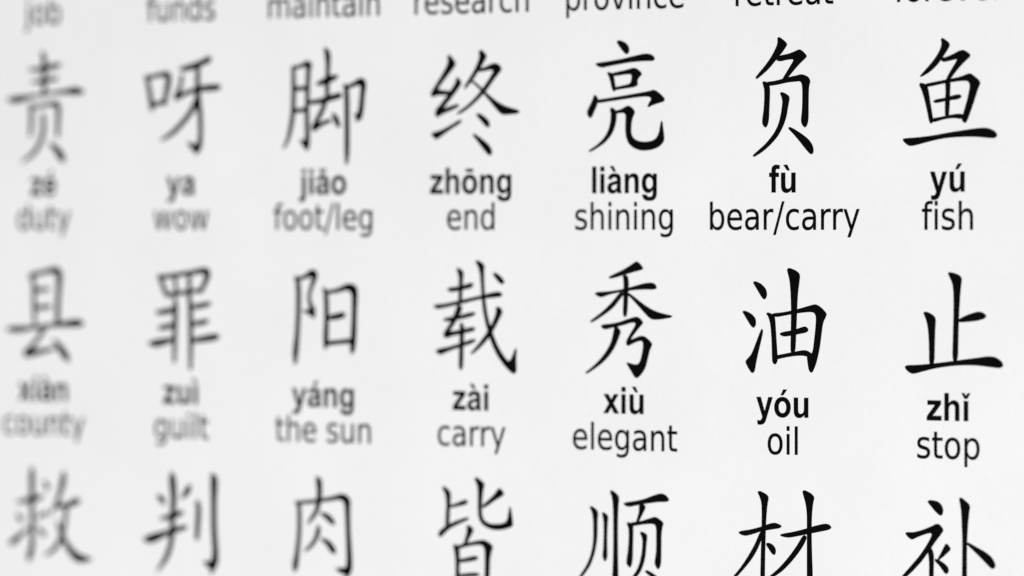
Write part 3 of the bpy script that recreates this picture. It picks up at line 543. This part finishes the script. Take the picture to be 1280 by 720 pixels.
  [(1.84,20.35),(2.86,21.04),(3.88,21.86),(4.52,22.68),(4.9,22.49),(5.41,22),(5.03,21.69),(3.88,21.12),(2.61,20.37),(1.97,20.07)],
  [(0.57,23.85),(0.87,23.98),(1.84,23.42),(2.2,23.09),(1.95,22.42),(1.79,21.31),(1.69,19.9),(1.79,18.9),(2.23,18.31),(3.12,17.97),(4.39,17.97),(5.53,18.16),(5.96,18.61),(6.17,19.62),(6.32,20.42),(6.52,19.83),(6.72,18.83),(6.8,17.94),(6.47,17.73),(5.41,17.44),(4.14,17.28),(2.86,17.48),(1.84,17.94),(1.28,18.68),(1.13,19.89),(1.18,21.7),(1.08,22.9)],
  [(-0.76,17.66),(-0.33,17.73),(0.44,17.21),(0.18,16.84),(-0.33,16.02),(-0.84,15.3),(-1.28,15.19),(-0.97,16),(-0.61,17.02)],
  [(-2.97,15.14),(-2.51,15.19),(-1.99,14.87),(-1.94,13.96),(-1.94,12.35),(-1.99,10.33),(-1.87,8.53),(-2.12,7.91),(-2.56,8.1),(-2.56,10.31),(-2.51,12.33),(-2.61,13.94)],
  [(-2.38,15),(-0.97,15.36),(0.57,15.65),(1.84,15.89),(2.61,15.75),(3.58,15.14),(3.37,14.63),(3.07,13.72),(2.99,12.11),(2.91,10.1),(2.99,8.49),(2.66,8.08),(2.23,8.47),(2.23,10.48),(2.3,12.49),(2.3,13.89),(2.23,14.89),(1.72,15.36),(0.57,15.29),(-0.97,15),(-2.25,14.64)],
  [(-2.12,13.25),(-0.97,13.43),(0.57,13.8),(1.13,13.65),(0.95,13.35),(-0.46,13.08),(-2.05,12.91)],
  [(-2.12,11.3),(-0.97,11.46),(0.44,11.62),(1.33,11.53),(1.21,11.25),(0.05,11.17),(-1.99,10.98)],
  [(-2.25,9.28),(-0.46,9.46),(2.35,9.68),(2.35,9.32),(-0.46,9.1),(-2.25,8.91)],
],
'顺': [
  [(-5.52,20.67),(-5.2,20.73),(-4.46,20.36),(-4.16,19.91),(-4.28,19.01),(-4.28,17.63),(-4.38,16.24),(-4.7,14.84),(-5.38,13.23),(-6.45,11.97),(-7.57,10.98),(-7.77,11.07),(-6.82,12.1),(-5.82,13.42),(-5.2,14.83),(-4.93,16.22),(-4.88,17.61),(-4.93,19),(-5.08,19.98)],
  [(-3.54,19.99),(-3.22,19.99),(-2.55,19.56),(-2.65,18.86),(-2.75,17.28),(-2.75,15.49),(-2.7,14.41),(-2.97,13.81),(-3.22,13.9),(-3.44,14.44),(-3.29,15.68),(-3.24,17.46),(-3.24,18.85)],
  [(-2.28,22.73),(-1.98,22.84),(-1.11,22.36),(-0.82,21.88),(-0.97,20.88),(-1.06,18.71),(-1.06,15.94),(-1.01,13.57),(-0.97,11.6),(-1.01,9.42),(-1.31,8.82),(-1.73,9.2),(-1.9,11.57),(-1.76,13.55),(-1.71,15.92),(-1.71,18.69),(-1.76,20.86),(-1.9,21.95)],
  [(-0.13,21.2),(0.24,21.35),(1.84,21.55),(3.32,21.88),(4.54,22.31),(5.77,22.64),(6.5,22.46),(7.11,21.88),(6.74,21.64),(5.52,21.61),(3.81,21.4),(2.09,21.12),(0.86,20.85),(0.24,20.96)],
  [(2.34,21.13),(2.95,21.22),(3.39,20.9),(3.07,20.3),(2.53,19.4),(2.21,18.9),(1.84,18.83),(2.14,19.59),(2.38,20.38)],
  [(0.37,18.75),(0.74,18.84),(1.4,18.54),(1.4,17.79),(1.35,15.82),(1.3,14.24),(1.15,13.44),(0.86,13.08),(0.37,13.62),(0.37,14.01),(0.61,15.2),(0.76,16.98),(0.71,18.17)],
  [(0.98,18.81),(2.34,18.96),(3.56,19.27),(4.79,19.66),(5.4,19.44),(6.21,18.91),(5.96,18.41),(5.82,17.33),(5.82,15.36),(5.77,13.79),(5.52,13.15),(5.23,13.08),(4.84,13.66),(4.84,14.05),(5.08,15.34),(5.08,17.11),(5.08,18.29),(4.84,18.72),(4.3,18.82),(3.07,18.71),(1.6,18.47),(1.06,18.45)],
  [(2.46,17.58),(2.78,17.71),(3.51,17.42),(3.61,17.07),(3.46,16.08),(3.37,14.89),(3.07,13.7),(2.46,12.5),(1.6,11.68),(0.12,10.65),(-0.08,10.74),(1.11,11.76),(2.09,12.88),(2.58,14.08),(2.83,15.27),(2.92,16.46),(2.78,17.14)],
  [(3.19,12.72),(3.61,12.85),(4.54,12.47),(5.77,11.72),(6.5,10.96),(6.38,10.56),(5.89,10.84),(4.54,11.88)],
],
'材': [
  [(-6.87,18.07),(-6.44,18.24),(-5,18.44),(-3.33,18.85),(-1.9,19.32),(-1.18,19.4),(-0.23,19.08),(-0.47,18.84),(-1.66,18.65),(-3.33,18.37),(-4.76,17.94),(-5.72,17.71),(-6.44,17.81)],
  [(-3.92,23.21),(-3.61,23.33),(-2.61,22.95),(-2.23,22.57),(-2.42,21.89),(-2.61,20.33),(-2.71,18.38),(-2.8,15.86),(-2.85,12.75),(-2.8,10.42),(-3.14,9.82),(-3.47,10.2),(-3.47,12.73),(-3.37,15.84),(-3.28,18.37),(-3.23,20.51),(-3.28,21.87),(-3.61,22.73)],
  [(-3.45,18.36),(-3.14,17.98),(-3.45,17.1),(-4.04,15.92),(-5,14.62),(-6.2,13.42),(-7.4,12.3),(-8.6,11.39),(-8.79,11.5),(-7.88,12.29),(-6.56,13.6),(-5.36,15.1),(-4.28,16.69)],
  [(-2.66,16.73),(-2.32,16.9),(-1.66,16.71),(-1.18,16.2),(-1.18,15.62),(-1.42,15.43),(-1.78,15.66),(-2.25,16.26)],
  [(-0.52,17.9),(-0.11,18.07),(1.43,18.31),(3.32,18.75),(4.98,19.22),(6.39,19.51),(6.98,19.4),(7.33,19.06),(6.86,18.81),(5.68,18.59),(4.03,18.27),(2.14,17.9),(0.84,17.67),(0.01,17.76)],
  [(2.95,23.48),(3.28,23.58),(4.27,23.18),(4.74,22.75),(4.5,22.07),(4.32,20.52),(4.27,18.58),(4.32,16.08),(4.46,12.99),(4.39,10.86),(3.91,10.07),(3.32,10.44),(2.61,10.99),(2.5,11.14),(3.32,11.06),(3.65,11.42),(3.65,12.96),(3.65,16.05),(3.65,18.57),(3.65,20.69),(3.44,22.04),(3.09,23)],
  [(3.09,18.07),(3.61,17.79),(3.09,16.81),(2.14,15.62),(0.96,14.42),(-0.23,13.42),(-1.66,12.59),(-2.85,11.97),(-2.97,12.12),(-1.9,12.82),(-0.47,13.89),(0.96,15.29),(2.14,16.69)],
],
'补': [
  [(-3.08,22.71),(-2.69,22.83),(-1.66,22.74),(-1.01,22.34),(-0.74,21.63),(-0.92,21.09),(-1.24,21.04),(-1.88,21.5),(-2.57,22.19)],
  [(-6.37,18.7),(-6.02,18.81),(-5.1,18.8),(-3.72,19.16),(-2.57,19.58),(-1.66,20),(-1.2,19.81),(-0.69,19.25),(-1.08,18.76),(-1.88,17.88),(-2.8,16.71),(-3.95,15.34),(-5.33,14.06),(-6.49,13.16),(-7.64,12.35),(-7.87,12.44),(-6.95,13.28),(-5.56,14.62),(-4.18,16),(-3.03,17.47),(-2.34,18.63),(-2.57,18.91),(-3.49,18.69),(-4.64,18.28),(-5.33,17.97),(-5.79,18.15)],
  [(-3.03,16.89),(-2.57,17.1),(-2.16,16.35),(-2.16,15.11),(-2.21,13.59),(-2.21,11.68),(-2.34,10.72),(-2.71,10.71),(-2.85,11.66),(-2.8,13.57),(-2.76,15.28)],
  [(-0.33,17.6),(-0.01,17.42),(0.36,16.94),(0.06,16.67),(-0.63,16.11),(-1.43,15.55),(-1.56,15.66),(-1.08,16.38),(-0.63,17.16)],
  [(-2,15.65),(-1.54,15.61),(-0.63,15.16),(-0.05,14.7),(0.06,14.23),(-0.28,13.88),(-0.63,14.11),(-1.31,14.95),(-1.88,15.35)],
  [(1.59,23.17),(1.89,23.29),(2.68,22.76),(3.18,22.34),(3.03,21.54),(2.87,20.2),(2.73,18.3),(2.68,16.03),(2.68,13.75),(2.68,11.28),(2.46,10.7),(2.11,10.88),(2.05,13.73),(2.09,16.01),(2.09,18.28),(2,20.18),(1.91,21.89)],
  [(2.64,17.69),(2.91,17.82),(4.05,17.3),(5.41,16.72),(6.32,16.14),(6.77,15.49),(6.88,15.02),(6.54,14.73),(6.13,14.9),(5.18,15.72),(3.82,16.82)],
],
}

COLUMN_PITCH, ROW_PITCH, MIDDLE = 24.725, 28.0, -6.674      # mm on the sheet
ROWS = [   # character, pinyin, English
    [(None, None, t) for t in ('job', 'funds', 'maintain', 'research', 'province', 'retreat', 'forever')],
    [('责', 'zé', 'duty'), ('呀', 'ya', 'wow'), ('脚', 'jiǎo', 'foot/leg'), ('终', 'zhōng', 'end'),
     ('亮', 'liàng', 'shining'), ('负', 'fù', 'bear/carry'), ('鱼', 'yú', 'fish')],
    [('县', 'xiàn', 'county'), ('罪', 'zuì', 'guilt'), ('阳', 'yáng', 'the sun'), ('载', 'zài', 'carry'),
     ('秀', 'xiù', 'elegant'), ('油', 'yóu', 'oil'), ('止', 'zhǐ', 'stop')],
    [(c, None, None) for c in '救判肉皆顺材补'],
]
ENGLISH_SIZE = 2.51 / 3500
PINYIN_SIZE = 2.45 / 1062
PINYIN_RISE = 4.63

def print_entry(row, column, character, pinyin, english):
    x = (MIDDLE + (column - 3) * COLUMN_PITCH) * MM
    z = (1 - row) * ROW_PITCH * MM
    holder, at = poster, (x, 0, z)
    if character:
        strokes = [[[brush(s) if len(s[0]) == 3 else chaikin(s)]] for s in CHARACTERS[character]]
        holder = printed('chinese_character', [[s[0] for s in strokes]], poster, at, 0.0 if len(CHARACTERS[character][0][0]) == 3 else (0.08 if column == 3 else 0.055))
        holder['label'] = 'black brush-style Chinese character ' + character + (' above the word ' + english if english else '')
        at = (0, 0, 0)
    if pinyin:
        o = printed('pinyin_word', text_shapes(pinyin, BOLD, PINYIN_SIZE, 0.985), holder, (at[0], 0, at[2] + PINYIN_RISE * MM), 0.022)
        o['label'] = 'bold black pinyin word ' + pinyin
    if english:
        o = printed('english_word', text_shapes(english, LIGHT, ENGLISH_SIZE, 0.97), holder, at, 0.035)
        o['label'] = 'thin black English word ' + english

for r, row in enumerate(ROWS):
    for c, entry in enumerate(row):
        print_entry(r, c, *entry)
